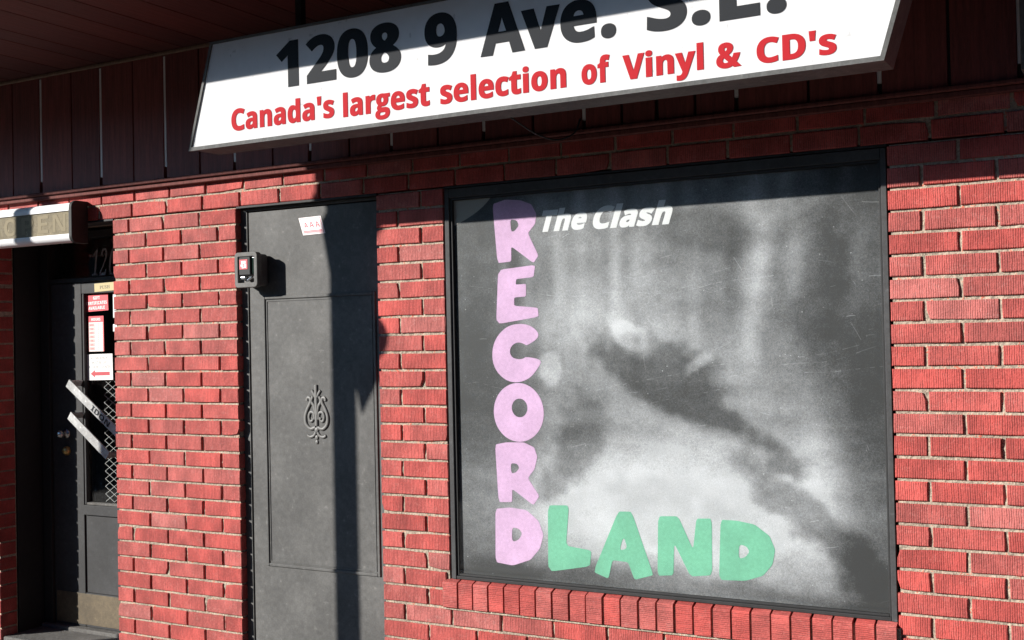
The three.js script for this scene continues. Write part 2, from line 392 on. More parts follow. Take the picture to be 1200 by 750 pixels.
// ------------------------------------------------------------------ shop window
{
  const w = sub('display_window', shop), x0 = X3 + .004, x1 = X4 - .004, y0 = .668, y1 = 2.106;
  const F = (x0, x1, y0, y1, z0, z1) => rbox(x0, x1, y0, y1, z0, z1, .002, 1);
  part('window_frame', [F(x0, x0 + .019, y0, y1, -.09, -.004), F(x1 - .017, x1, y0, y1, -.09, -.004), F(x0 + .0195, x1 - .0175, y1 - .034, y1, -.09, -.003)], M.winFrame, w);
  part('sill_channel', F(x0 + .0195, x1 - .0175, y0, y0 + .012, -.09, -.006), M.blackFrame, w);
  part('glazing_bead', [F(x0 + .0195, x0 + .029, y0 + .012, y1 - .034, -.09, -.011), F(x1 - .025, x1 - .0175, y0 + .012, y1 - .034, -.09, -.011), F(x0 + .029, x1 - .025, y1 - .043, y1 - .034, -.09, -.011), F(x0 + .029, x1 - .025, y0 + .012, y0 + .020, -.09, -.011)], M.blackFrame, w);
  part('pane', box(x0 + .025, x1 - .022, y0 + .016, y1 - .039, -.0155, -.0130), M.glass, w);
  part('backing_panel', box(x0 + .01, x1 - .01, y0 + .01, y1 - .01, -.13, -.092), M.backing, w);
}

// ------------------------------------------------------------------ recessed entrance
const DZ = -RD;
{
  const e = sub('entrance', shop);
  const F = (a, b, c, d, z0, z1) => rbox(a, b, c, d, z0, z1, .003, 1);
  part('door_jamb', F(-.84, RL + .004, .18, 2.107, DZ - .08, -.100), M.blackFrame, e);
  part('door_jamb', F(-.775, -.715, .192, 2.107, DZ - .07, DZ + .014), M.blackFrame, e);
  part('door_jamb', F(-.055, .05, .18, 2.107, DZ - .08, -.100), M.blackFrame, e);
  part('transom_bar', F(-.714, -.056, 1.862, 1.884, DZ - .07, DZ + .010), M.blackFrame, e);
  part('head_jamb', F(-.714, -.056, 2.075, 2.107, DZ - .07, DZ + .010), M.blackFrame, e);
  part('transom_pane', box(-.714, -.056, 1.884, 2.075, DZ - .03, DZ - .026), M.glass, e);
  part('door_stile', F(-.713, -.500, .205, 1.860, DZ - .05, DZ), M.frame, e);
  part('door_stile', F(-.115, -.057, .205, 1.860, DZ - .05, DZ), M.frame, e);
  part('top_rail', F(-.4995, -.1155, 1.806, 1.860, DZ - .05, DZ - .001), M.frame, e);
  part('middle_rail', F(-.4995, -.1155, .742, .790, DZ - .05, DZ + .004), M.frame, e);
  part('bottom_rail', F(-.4995, -.1155, .205, .368, DZ - .05, DZ - .001), M.frame, e);
  part('lower_panel', F(-.4995, -.1155, .368, .742, DZ - .045, DZ - .008), M.frame, e);
  part('glazing_bead', F(-.4995, -.487, .790, 1.806, DZ - .03, DZ - .004), M.frame, e);
  part('glazing_bead', F(-.4865, -.1155, .790, .802, DZ - .03, DZ - .004), M.concrete, e);
  part('door_pane', box(-.4865, -.1155, .802, 1.806, DZ - .026, DZ - .022), M.glass, e);
  part('kick_plate', F(-.700, -.065, .216, .364, DZ + .0005, DZ + .003), new THREE.MeshStandardMaterial({ color: lin(.20, .15, .085), map: spot, roughness: .7 }), e);
  const mesh = [];                                               // diamond security mesh behind the glass
  const xm = -.392, xM = -.12, ym = .806, yM = 1.50, k = .62;
  for (let i = -40; i < 60; i++) for (const sg of [-1, 1]) {
    const c = ym + i * .0365, pts = [];
    const yAt = (x) => c + sg * k * (x - xm);
    let xa = xm, xb = xM;
    const xlo = xm + (ym - c) / (sg * k), xhi = xm + (yM - c) / (sg * k);
    xa = Math.max(xa, Math.min(xlo, xhi)); xb = Math.min(xb, Math.max(xlo, xhi));
    if (xb - xa > .006) mesh.push(bar([xa, yAt(xa), DZ - .036], [xb, yAt(xb), DZ - .036], .0013, 4));
  }
  const wm = part('wire_mesh', mesh, new THREE.MeshStandardMaterial({ color: lin(.58, .58, .56), roughness: .6 }), e); wm.userData.kind = 'stuff';
  const steel = new THREE.MeshStandardMaterial({ color: lin(.74, .74, .73), map: spot, roughness: .7 });
  const pull = (x0, y0, x1, y1) => {                             // flat diagonal pull bar with returns to the door
    const len = Math.hypot(x1 - x0, y1 - y0), an = Math.atan2(y1 - y0, x1 - x0);
    const f = (g) => g.rotateZ(an).translate((x0 + x1) / 2, (y0 + y1) / 2, 0);
    part('pull_bar', [f(rbox(-len / 2, len / 2, -.021, .021, DZ + .072, DZ + .080, .002)), f(rbox(-len / 2, -len / 2 + .010, -.015, .015, DZ, DZ + .071, .002)), f(rbox(len / 2 - .010, len / 2, -.015, .015, DZ, DZ + .071, .002))], steel, e);
  };
  pull(-.510, 1.380, -.16, 1.135); pull(-.502, 1.226, -.245, 1.040);
  const lathe = (p, n = 20) => new THREE.LatheGeometry(p.map((q) => new THREE.Vector2(...q)), n).rotateX(Math.PI / 2);
  part('door_knob', lathe([[0, .052], [.012, .05], [.019, .042], [.02, .033], [.012, .022], [.010, .010], [.022, .008], [.024, 0]]).translate(-.616, 1.130, DZ), new THREE.MeshStandardMaterial({ color: lin(.6, .6, .58), roughness: .25, metalness: .9 }), e);
  part('deadbolt', lathe([[0, .022], [.014, .021], [.018, .012], [.022, .008], [.023, 0]]).translate(-.612, 1.047, DZ), new THREE.MeshStandardMaterial({ color: lin(.62, .42, .16), roughness: .35, metalness: .8 }), e);
  part('threshold', rbox(-.775, -.004, .150, .203, DZ - .09, DZ + .035, .006), M.concrete, e);
  part('entrance_step', rbox(RL + .004, -.004, -.005, .186, DZ - .08, -.008, .008), M.concrete, e);
}

// ------------------------------------------------------------------ lettering helper
const loader = new FontLoader();
const sansBold = await loader.loadAsync('fonts/droid/droid_sans_bold.typeface.json');
const serif = await loader.loadAsync('fonts/droid/droid_serif_regular.typeface.json');
// text fitted into x0..x1 with capitals "cap" high; fat thickens the strokes
function text(str, font, x0, x1, yb, cap, z, { fat = 0, slant = 0, depth = .001 } = {}) {
  const g = new TextGeometry(str, { font, size: 1, depth: .01, curveSegments: 6, bevelEnabled: fat > 0, bevelSize: fat, bevelThickness: .002, bevelSegments: 1 });
  const ref = new TextGeometry('H', { font, size: 1, depth: .01, curveSegments: 4 }); ref.computeBoundingBox();
  const H = ref.boundingBox.max.y - ref.boundingBox.min.y;
  const sy = cap / (H + 2 * fat);
  if (slant) g.applyMatrix4(new THREE.Matrix4().set(1, slant * .5, 0, 0, 0, 1, 0, 0, 0, 0, 1, 0, 0, 0, 0, 1));
  g.computeBoundingBox(); const bb = g.boundingBox, sx = (x1 - x0) / (bb.max.x - bb.min.x);
  g.translate(-bb.min.x, fat, -bb.min.z); g.scale(sx, sy, depth / (bb.max.z - bb.min.z)); g.translate(x0, yb, z);
  return g;
}
function extrudePoly(outer, holes, z, depth) {
  const sh = new THREE.Shape(outer.map((p) => new THREE.Vector2(...p)));
  for (const h of holes) sh.holes.push(new THREE.Path(h.map((p) => new THREE.Vector2(...p))));
  const g = new THREE.ExtrudeGeometry(sh, { depth, bevelEnabled: false }); g.translate(0, 0, z); return metreUV(g);
}
function roundPoly(pts, n = 3, q0 = .18) {                                  // Chaikin corner rounding, keeps the cut-paper feel
  for (let k = 0; k < n; k++) { const o = []; pts.forEach((p, i) => { const q = pts[(i + 1) % pts.length]; o.push([p[0] * (1 - q0) + q[0] * q0, p[1] * (1 - q0) + q[1] * q0], [p[0] * q0 + q[0] * (1 - q0), p[1] * q0 + q[1] * (1 - q0)]); }); pts = o; }
  return pts;
}

// ------------------------------------------------------------------ hanging shop sign
{
  const s = thing('hanging_sign', 'long white slanted sign with black street address hanging from canopy soffit', 'sign');
  const Z = .50, yb = 2.256, yt = 2.639, sl = .30;
  const P = (x, y) => [x + (y - yb) * sl, y];
  const xl = .955, xr = 3.414, cab = (i, z0, z1) => { const g = extrudePoly([P(xl + i, yb + i), P(xr - i, yb + i), P(xr - i, yt - i), P(xl + i, yt - i)], [], z0, z1 - z0); return g; };
  const ring = (i, t, z0, z1) => extrudePoly([P(xl + i, yb + i), P(xr - i, yb + i), P(xr - i, yt - i), P(xl + i, yt - i)], [[P(xl + i + t, yb + i + t), P(xl + i + t, yt - i - t), P(xr - i - t, yt - i - t), P(xr - i - t, yb + i + t)]], z0, z1 - z0);
  part('cabinet', [ring(.006, .004, Z - .15, Z - .012), cab(.0105, Z - .15, Z - .146)], M.signMetal, s);
  part('white_lining', [ring(.011, .003, Z - .1455, Z - .012), cab(.0145, Z - .1455, Z - .142)], M.white, s);
  const f = .013, o = [P(xl, yb), P(xr, yb), P(xr, yt), P(xl, yt)], h = [P(xl + f * .75, yb + f), P(xl + f * .75, yt - f * .6), P(xr - f, yt - f * .6), P(xr - f, yb + f)];
  part('retainer_frame', extrudePoly(o, [h], Z - .011, .013), M.signMetal, s);
  part('sign_face', extrudePoly([P(xl + .01, yb + .012), P(xr - .012, yb + .012), P(xr - .012, yt - .008), P(xl + .01, yt - .008)], [], Z - .010, .006), M.signFace, s);
  const zl = Z - .0035, a = { fat: .030, depth: .0012 };
  part('address_lettering', [text('1208', sansBold, 1.371, 1.893, 2.434, .160, zl, a), text('9', sansBold, 1.986, 2.108, 2.432, .162, zl, a), text('Ave.', sansBold, 2.193, 2.655, 2.431, .160, zl, a), text('S.E.', sansBold, 2.752, 3.160, 2.426, .160, zl, a)], M.signBlack, s);
  const b = { fat: .028, depth: .0012 };
  part('slogan_lettering', [["Canada's", 1.160, 1.618, 2.308, .078], ['largest', 1.655, 2.001, 2.303, .078], ['selection', 2.041, 2.489, 2.301, .077], ['of', 2.540, 2.633, 2.300, .077], ['Vinyl', 2.673, 2.921, 2.298, .073], ['&', 2.958, 3.031, 2.293, .071], ["CD's", 3.074, 3.292, 2.292, .070]]
    .map(([t, x0, x1, y, c]) => text(t, sansBold, x0, x1, y, c, zl, b)), M.signRed, s);
  for (const x of [1.425, 2.30, 3.15]) part('hanger', [box(x - .013, x + .013, yt - .01, 2.802, Z - .085, Z - .06), box(x - .05, x + .05, 2.795, 2.8035, Z - .11, Z - .035)], M.blackFrame, s);
  part('power_cable', tube([[2.22, 2.262, .36], [2.24, 2.225, .2], [2.265, 2.222, .1], [2.30, 2.25, .05], [2.31, 2.30, .024]], .003, 24, 6), M.blackFrame, s);
}
// neighbouring wall sign, its edge only just in view
{
  const s = thing('wall_sign', 'grey edged blank light box fixed on the dark bulkhead past the white sign', 'sign');
  part('cabinet', rbox(3.708, 5.2, 2.27, 2.70, .024, .10, .004), M.signMetal, s);
  part('sign_face', rbox(3.728, 5.18, 2.29, 2.68, .1005, .104, .001, 1), M.signFace, s);
}

// ------------------------------------------------------------------ OPEN light box over the entrance
{
  const s = thing('open_sign', 'long aluminium light box with tan lens reading OPEN above the entrance', 'sign');
  const xr = -.172, xl = -1.15, y0 = 2.020, y1 = 2.196, z0 = .004, z1 = .085;
  const alu = new THREE.MeshStandardMaterial({ color: lin(.80, .80, .81), roughness: .6 });
  part('housing', rbox(xl, xr, y0 + .004, y1 - .004, z0, z1 - .022, .010), alu, s);
  const railProfile = (ya, yb2, up) => {
    const sh = new THREE.Shape(); const R = .03; // (z, y) section rounded on the outer corner
    if (up) { sh.moveTo(z0 + .03, yb2); sh.lineTo(z1 - R, yb2); sh.absarc(z1 - R, yb2 - R, R, Math.PI / 2, 0, true); sh.lineTo(z1, ya); sh.lineTo(z0 + .03, ya); }
    else { sh.moveTo(z0 + .03, ya); sh.lineTo(z1 - R, ya); sh.absarc(z1 - R, ya + R, R, -Math.PI / 2, 0, false); sh.lineTo(z1, yb2); sh.lineTo(z0 + .03, yb2); }
    const g = new THREE.ExtrudeGeometry(sh, { depth: xr - xl, bevelEnabled: false, curveSegments: 8 }); g.rotateY(-Math.PI / 2); g.translate(xr, 0, 0); return g;
  };
  part('top_rail', railProfile(2.158, y1, true), alu, s);
  part('bottom_rail', railProfile(y0, 2.055, false), alu, s);
  part('lens', box(xl + .01, xr - .002, 2.0555, 2.1575, z0 + .03, z1 - .006), new THREE.MeshPhysicalMaterial({ color: lin(.36, .30, .185), map: spot, roughness: .8 }), s);
  part('open_lettering', [['O', -.62, -.53], ['P', -.50, -.42], ['E', -.39, -.32], ['N', -.29, -.205]].map(([t, a, b]) => text(t, sansBold, a, b, 2.068, .078, z1 - .0058, { depth: .0007 })), new THREE.MeshStandardMaterial({ color: lin(.225, .188, .116), roughness: .8 }), s);
  const cap = new THREE.Shape(); const R = .03;
  cap.moveTo(z0, y0 - .004); cap.lineTo(z1 + .005 - R, y0 - .004); cap.absarc(z1 + .005 - R, y0 - .004 + R, R, -Math.PI / 2, 0, false);
  cap.lineTo(z1 + .005, y1 + .004 - R); cap.absarc(z1 + .005 - R, y1 + .004 - R, R, 0, Math.PI / 2, false); cap.lineTo(z0, y1 + .004);
  const cg = (x) => { const g = new THREE.ExtrudeGeometry(cap, { depth: .014, bevelEnabled: true, bevelSize: .003, bevelThickness: .003, bevelSegments: 2, curveSegments: 8 }); g.rotateY(-Math.PI / 2); g.translate(x, 0, 0); return g; };
  part('end_cap', cg(xr + .017), M.blackFrame, s); part('end_cap', cg(xl), M.blackFrame, s);
}

// ------------------------------------------------------------------ window poster
{
  const s = thing('window_poster', 'grey tone poster lettered RECORD LAND in pink and green behind shop window glass', 'poster');
  const Z = -.024, x0 = X3 + .028, x1 = X4 - .025, y0 = .684, y1 = 2.066;
  const pic = canvasTex(1400, 1250, (c, w, h) => {
    // plain stand-in print: out-of-focus grey masses, paper grain, scuffs
    const id = c.createImageData(w, h), d = id.data;
    const blob = (u, v, cu, cv, ru, rv, a) => { const co = Math.cos(a), si = Math.sin(a), x = u - cu, y = v - cv, p = (x * co + y * si) / ru, q = (-x * si + y * co) / rv; return Math.exp(-(p * p + q * q)); };
    for (let y = 0; y < h; y++) for (let x = 0; x < w; x++) {
      const u = x / w, v = y / h;
      const wx = u + .05 * (n8(u * 6, v * 6) - .5) + .02 * (n32(u * 20, v * 20) - .5), wy = v + .05 * (n8(u * 6 + 3, v * 6 + 5) - .5) + .02 * (n32(u * 20 + 7, v * 20) - .5);
      // soft out-of-focus ground, then ragged dark and pale masses
      let l = .47 + .20 * (n8(wx * 3 + 1, wy * 4 + 2) - .5) + .10 * smooth(.3, .8, v) * (n32(u * 6 + 3, v * 30 + 2 * (n8(u * 5, v * 5) - .5)) - .5) + .18 * smooth(.7, .2, v) * (n32(u * 34 + 2 * (n8(u * 3, v * 4) - .5), v * 5) - .5);
      l += .36 * blob(wx, wy, .50, .81, .30, .15, .1) + .16 * blob(wx, wy, .38, .34, .20, .13, 0) + .16 * blob(wx, wy, .86, .66, .09, .16, .1) + .20 * blob(wx, wy, .74, .22, .04, .20, .12);
      const rag = .26 * (n32(u * 22, v * 22) - .5) + .16 * (n64(u * 55, v * 55) - .5) + .3 * (n8(u * 7 + 4, v * 7) - .5);
      const m1 = blob(wx, wy, .53, .44, .16, .09, .3) + .8 * blob(wx, wy, .66, .58, .24, .05, .5) + rag, m2 = blob(wx, wy, .86, .82, .26, .06, .72) + rag;
      const m3 = blob(wx, wy, .31, .66, .07, .17, .5) + rag, m4 = blob(wx, wy, .62, .12, .20, .07, .1) + rag, m5 = blob(wx, wy, .88, .28, .06, .2, 0) + rag;
      l -= .26 * smooth(.30, .85, m1) + .24 * smooth(.28, .85, m2) + .20 * smooth(.25, .85, m3) + .13 * smooth(.2, .9, m4) + .10 * smooth(.3, .8, m5);
      l += .22 * smooth(.45, .95, blob(wx, wy, .46, .37, .08, .05, .6) + rag) + .18 * smooth(.5, .9, blob(wx, wy, .60, .43, .07, .03, -.5) + rag) + .14 * smooth(.5, .9, blob(wx, wy, .25, .46, .05, .06, 0) + rag);
      l -= .17 * smooth(.26, .12, wx) + .18 * smooth(.84, .96, wx) + .16 * smooth(.925, .985, wy + .02 * rag);
      l += .06 * (n32(u * 9, v * 26) - .5) + .05 * (n64(u * 50, v * 60) - .5) + .09 * (n256(x * .55, y * .55) - .5) + .05 * (n128(x * .21, y * .21) - .5);
      const o = (y * w + x) * 4, q = clamp((l - .45) * 1.1 + .45 + .14 * (n256(x * .9, y * .9) - .5), .18, .74 + .06 * (n64(u * 40, v * 40) - .5) + .12 * (n256(x * .9, y * .9) - .5) + .08 * (n32(u * 14, v * 20) - .5)) * 255; d[o] = q; d[o + 1] = q; d[o + 2] = q * 1.012; d[o + 3] = 255;
    }
    c.putImageData(id, 0, 0);
    let sd = 99; const r = () => { sd = (sd * 1664525 + 1013904223) >>> 0; return sd / 4294967296; };
    c.lineCap = 'round';
    for (let i = 0; i < 130; i++) {                               // scuffs and scratches
      c.strokeStyle = 'rgba(235,235,238,' + (0.10 + .28 * r()) + ')'; c.lineWidth = .7 + 1.4 * r(); const x = r() * w, y = r() * h, a = (r() < .7 ? -.1 : 1.2) + (r() - .5) * .7, q = 10 + 60 * r() * r();
      c.beginPath(); c.moveTo(x, y); c.quadraticCurveTo(x + q * Math.cos(a) * .5, y + q * Math.sin(a) * .5 + 4 * (r() - .5), x + q * Math.cos(a), y + q * Math.sin(a)); c.stroke();
    }
    for (const [ax, ay, bx, by, cx, cy] of [[60, 300, 600, 372, 1130, 300], [520, 640, 900, 560, 1380, 505], [560, 655, 980, 590, 1390, 515], [640, 690, 1000, 600, 1399, 560], [30, 610, 200, 640, 420, 660], [700, 300, 850, 330, 1000, 345]]) {
      for (let k = 0; k < 60; k++) { if (r() < .35) continue; const q = (t) => [(1 - t) * (1 - t) * ax + 2 * t * (1 - t) * bx + t * t * cx, (1 - t) * (1 - t) * ay + 2 * t * (1 - t) * by + t * t * cy + 5 * (n8(t * 6 + ax, ay) - .5) * 4];
        c.strokeStyle = 'rgba(240,240,244,' + (.08 + .28 * r()) + ')'; c.lineWidth = .8 + 1.0 * r(); c.beginPath(); c.moveTo(...q(k / 60)); c.lineTo(...q((k + .9) / 60)); c.stroke(); }
    }
    for (let i = 0; i < 260; i++) { c.fillStyle = 'rgba(240,240,240,' + (.2 + .4 * r()) + ')'; c.beginPath(); c.arc(r() * w, r() * h, .6 + 1.3 * r(), 0, 7); c.fill(); }
    // lifted pale corner of the sheet
    c.fillStyle = 'rgb(168,160,148)'; c.beginPath(); c.moveTo(0, 0); c.lineTo(150, 0); c.quadraticCurveTo(110, 50, 0, 88); c.fill();
  });
  const g = new THREE.BoxGeometry(x1 - x0, y1 - y0, .003); g.translate((x0 + x1) / 2, (y0 + y1) / 2, Z - .0015);
  part('picture_print', g, new THREE.MeshStandardMaterial({ map: pic, roughness: .6 }), s);
  const wornInk = dataTex(512, 512, (u, v) => { const l = .92 + .07 * (n8(u * 8, v * 8) - .5) + .05 * (n64(u * 64, v * 64) - .5) + .05 * (n256(u * 256, v * 256) - .5); return [l, l, l]; }, true, 2, 2);
  const pink = new THREE.MeshStandardMaterial({ color: lin(.76, .49, .72), map: wornInk, roughness: .8 }), green = new THREE.MeshStandardMaterial({ color: lin(.20, .55, .36), map: wornInk, roughness: .8 });
  const white = new THREE.MeshStandardMaterial({ color: lin(.66, .66, .66), roughness: .55 });
  const letters = [
    ['pink', [[1.928,2.038],[1.981,2.051],[2.044,2.044],[2.088,2.026],[2.107,1.99],[2.101,1.955],[2.071,1.924],[2.112,1.842],[2.091,1.816],[2.002,1.881],[2.001,1.826],[1.944,1.823]], [[2.0,1.979],[2.027,1.973],[2.036,1.954],[2.018,1.935],[2.003,1.933]]],
    ['pink', [[1.946,1.798],[2.098,1.809],[2.09,1.766],[2.02,1.762],[2.017,1.742],[2.059,1.743],[2.058,1.698],[2.01,1.696],[2.009,1.666],[2.105,1.656],[2.107,1.624],[1.933,1.601]]],
    ['pink', [[2.114,1.554],[2.084,1.59],[2.033,1.603],[1.975,1.593],[1.928,1.55],[1.911,1.495],[1.922,1.439],[1.965,1.398],[2.016,1.388],[2.068,1.405],[2.102,1.443],[2.118,1.471],[2.053,1.483],[2.041,1.475],[2.022,1.473],[1.996,1.479],[1.985,1.502],[1.997,1.526],[2.023,1.536],[2.048,1.528],[2.057,1.521]]],
    ['pink', Array.from({ length: 28 }, (_, i) => [2.0175 + .1025 * Math.cos(i * Math.PI / 14), 1.283 + .106 * Math.sin(i * Math.PI / 14)]), Array.from({ length: 16 }, (_, i) => [2.0225 + .0325 * Math.cos(i * Math.PI / 8), 1.299 + .034 * Math.sin(i * Math.PI / 8)])],
    ['pink', [[1.918,1.165],[1.963,1.174],[2.036,1.176],[2.078,1.159],[2.09,1.126],[2.078,1.082],[2.05,1.049],[2.095,0.987],[2.07,0.953],[1.985,1.008],[1.984,0.96],[1.928,0.957]], [[1.981,1.1],[2.007,1.099],[2.017,1.084],[2.002,1.067],[1.983,1.062]]],
    ['pink', [[1.914,0.932],[1.975,0.94],[2.042,0.934],[2.09,0.898],[2.108,0.851],[2.093,0.801],[2.054,0.758],[1.981,0.732],[1.91,0.739]], [[1.981,0.87],[2.009,0.866],[2.023,0.85],[2.008,0.826],[1.98,0.816]]],
    ['green', [[2.128,0.956],[2.211,0.96],[2.196,0.818],[2.294,0.808],[2.287,0.753],[2.124,0.721]]],
    ['green', [[2.398,0.949],[2.448,0.951],[2.518,0.753],[2.52,0.741],[2.453,0.72],[2.431,0.778],[2.373,0.781],[2.356,0.716],[2.3,0.735]], [[2.416,0.866],[2.43,0.825],[2.399,0.815]]],
    ['green', [[2.544,0.941],[2.615,0.945],[2.665,0.837],[2.679,0.941],[2.732,0.944],[2.729,0.758],[2.654,0.748],[2.599,0.855],[2.594,0.747],[2.537,0.741]]],
    ['green', [[2.762,0.942],[2.817,0.942],[2.876,0.933],[2.924,0.899],[2.941,0.856],[2.931,0.808],[2.899,0.77],[2.84,0.749],[2.752,0.745]], [[2.822,0.866],[2.847,0.861],[2.857,0.844],[2.842,0.825],[2.82,0.819]]],
  ];
  for (const [col, o, h] of letters) part('letter', extrudePoly(roundPoly(o, 2, o.length > 18 ? .25 : .085), h ? [roundPoly(h, 2, .2)] : [], Z + .0002, .0006), col === 'pink' ? pink : green, s);
  part('title_lettering', [text('The', sansBold, 2.129, 2.306, 1.924, .076, Z + .0002, { fat: .045, slant: .6, depth: .0006 }), text('Clash', sansBold, 2.327, 2.621, 1.921, .078, Z + .0002, { fat: .045, slant: .6, depth: .0006 })], white, s);
}

// ------------------------------------------------------------------ small things on the doors
function sheet(name, label, cx, cy, w, h, z, rot, tw, th, draw, shear = 0) {
  const o = new THREE.Mesh(new THREE.BoxGeometry(w, h, .0012), new THREE.MeshStandardMaterial({ map: canvasTex(tw, th, draw), roughness: .6 }));
  if (shear) o.geometry.applyMatrix4(new THREE.Matrix4().set(1, -shear, 0, 0, 0, 1, 0, 0, 0, 0, 1, 0, 0, 0, 0, 1));
  o.geometry.rotateZ(rot); o.position.set(cx, cy, z); o.name = numbered(name); o.userData = { label, category: 'sticker' };
  o.castShadow = o.receiveShadow = true; scene.add(o); return o;
}
const centre = (c, t, x, y, font, max) => { c.font = font; c.textAlign = 'center'; c.textBaseline = 'middle'; c.fillText(t, x, y, max); };
sheet('door_sticker', 'white sticker with three red letters A on the grey steel door', 1.0875, 2.0165, .112, .071, -DR + .0012, .02, 256, 170, (c, w, h) => {
  c.fillStyle = '#f1e6e6'; c.fillRect(0, 0, w, h); c.strokeStyle = '#d9606c'; c.lineWidth = 5; c.strokeRect(14, 12, w - 28, h - 24);
  c.fillStyle = '#cf3b4d'; centre(c, 'A', 62, 76, 'bold 74px sans-serif', 56); centre(c, 'A', 128, 76, 'bold 74px sans-serif', 56); centre(c, 'A', 194, 76, 'bold 74px sans-serif', 56);
  c.fillRect(22, 130, w - 44, 20); c.fillStyle = '#f7dfe0'; for (let x = 30; x < w - 30; x += 13) c.fillRect(x, 136, 7, 8);
}, .30);
const zs = DZ - .0210;
sheet('gift_notice', 'red GIFT CERTIFICATES AVAILABLE notice stuck inside the entrance door glass', -.417, 1.761, .157, .080, zs, .03, 320, 170, (c, w, h) => {
  c.fillStyle = '#d8474f'; c.fillRect(0, 0, w, h); c.fillStyle = '#f6e9e6'; centre(c, 'GIFT', w / 2, 34, 'bold 44px sans-serif', 200); centre(c, 'CERTIFICATES', w / 2, 86, 'bold 44px sans-serif', 290); centre(c, 'AVAILABLE', w / 2, 136, 'bold 44px sans-serif', 260);
});
sheet('hours_notice', 'narrow red and white opening hours list on the entrance door glass', -.424, 1.612, .106, .170, zs, .005, 220, 350, (c, w, h) => {
  c.fillStyle = '#ddd0cc'; c.fillRect(0, 0, w, h); c.fillStyle = '#d8474f'; c.fillRect(0, 0, w, 60); c.fillRect(0, 0, 10, h); c.fillRect(w - 10, 0, 10, h);
  c.fillStyle = '#f6e9e6'; centre(c, 'HOURS', w / 2, 32, 'bold 40px sans-serif', 150);
  for (let i = 0; i < 7; i++) { c.fillStyle = '#e5a6a4'; c.fillRect(14, 72 + i * 39, w - 28, 31); c.fillStyle = '#5a4a4a'; centre(c, ['MON', 'TUE', 'WED', 'THU', 'FRI', 'SAT', 'SUN'][i], 52, 88 + i * 39, 'bold 22px sans-serif', 60); c.fillStyle = '#f3ecea'; c.fillRect(96, 77 + i * 39, 44, 21); c.fillRect(154, 77 + i * 39, 44, 21); }
});
sheet('backpack_notice', 'white notice about backpacks with red arrow on the entrance door glass', -.401, 1.452, .174, .125, zs, .015, 340, 250, (c, w, h) => {
  c.fillStyle = '#dcdad8'; c.fillRect(0, 0, w, h); c.fillStyle = '#4c4a4c'; centre(c, 'ALL BACKPACKS', w / 2, 38, '34px sans-serif', 280); centre(c, 'MUST BE LEFT', w / 2, 82, '34px sans-serif', 280); centre(c, 'AT FRONT COUNTER', w / 2, 124, '34px sans-serif', 290);
  c.fillStyle = '#b23843'; c.beginPath(); c.moveTo(44, 188); c.lineTo(104, 152); c.lineTo(104, 172); c.lineTo(300, 172); c.lineTo(300, 206); c.lineTo(104, 206); c.lineTo(104, 226); c.fill();
});
sheet('white_notice', 'white card with dark marks at the pier side of the entrance door glass', -.250, 1.742, .11, .112, zs, 0, 200, 220, (c, w, h) => {
  c.fillStyle = '#d6d8d8'; c.fillRect(0, 0, w, h); c.fillStyle = '#333'; c.fillRect(14, 150, w - 40, 10); c.fillRect(30, 170, w - 80, 8);
});
sheet('small_white_notice', 'small white card below the white card at the pier side of the door glass', -.262, 1.638, .09, .034, zs, 0, 160, 70, (c, w, h) => { c.fillStyle = '#eceeee'; c.fillRect(0, 0, w, h); c.fillStyle = '#666'; c.fillRect(16, 30, w - 30, 6); });
sheet('push_plate', 'small tan plate with faint dark lettering at the top of the entrance door', -.322, 1.834, .165, .040, DZ + .0012, .03, 330, 92, (c, w, h) => { c.fillStyle = '#b9a878'; c.fillRect(0, 0, w, h); c.fillStyle = '#3e3726'; centre(c, 'PUSH', 140, 48, 'bold 50px serif', 150); });
{
  const o = thing('house_numbers', 'slanted white numerals 1208 on the transom glass over the entrance door', 'numerals');
  const dull = new THREE.MeshStandardMaterial({ color: lin(.30, .30, .31), roughness: .7 });
  part('numeral', text('1', serif, -.448, -.405, 1.893, .125, DZ - .0225, { slant: .5, fat: .002 }), dull, o);
  part('numeral', text('2', serif, -.396, -.341, 1.890, .130, DZ - .0225, { slant: .5, fat: .002 }), dull, o);
  part('numeral', text('0', serif, -.330, -.270, 1.892, .128, DZ - .0225, { slant: .5, fat: .002 }), dull, o);
  part('numeral', text('8', serif, -.258, -.198, 1.892, .128, DZ - .0225, { slant: .5, fat: .002 }), dull, o);
  const b = new THREE.Mesh(text('IDON', sansBold, -.07, .07, -.013, .026, 0, { depth: .001 }).rotateZ(-.621).translate(-.288, 1.225, DZ + .0803), M.signBlack);
  b.name = numbered('bar_lettering'); b.userData = { label: 'dark letters on the upper diagonal pull bar of the entrance door', category: 'lettering' }; b.castShadow = b.receiveShadow = true; scene.add(b);
}
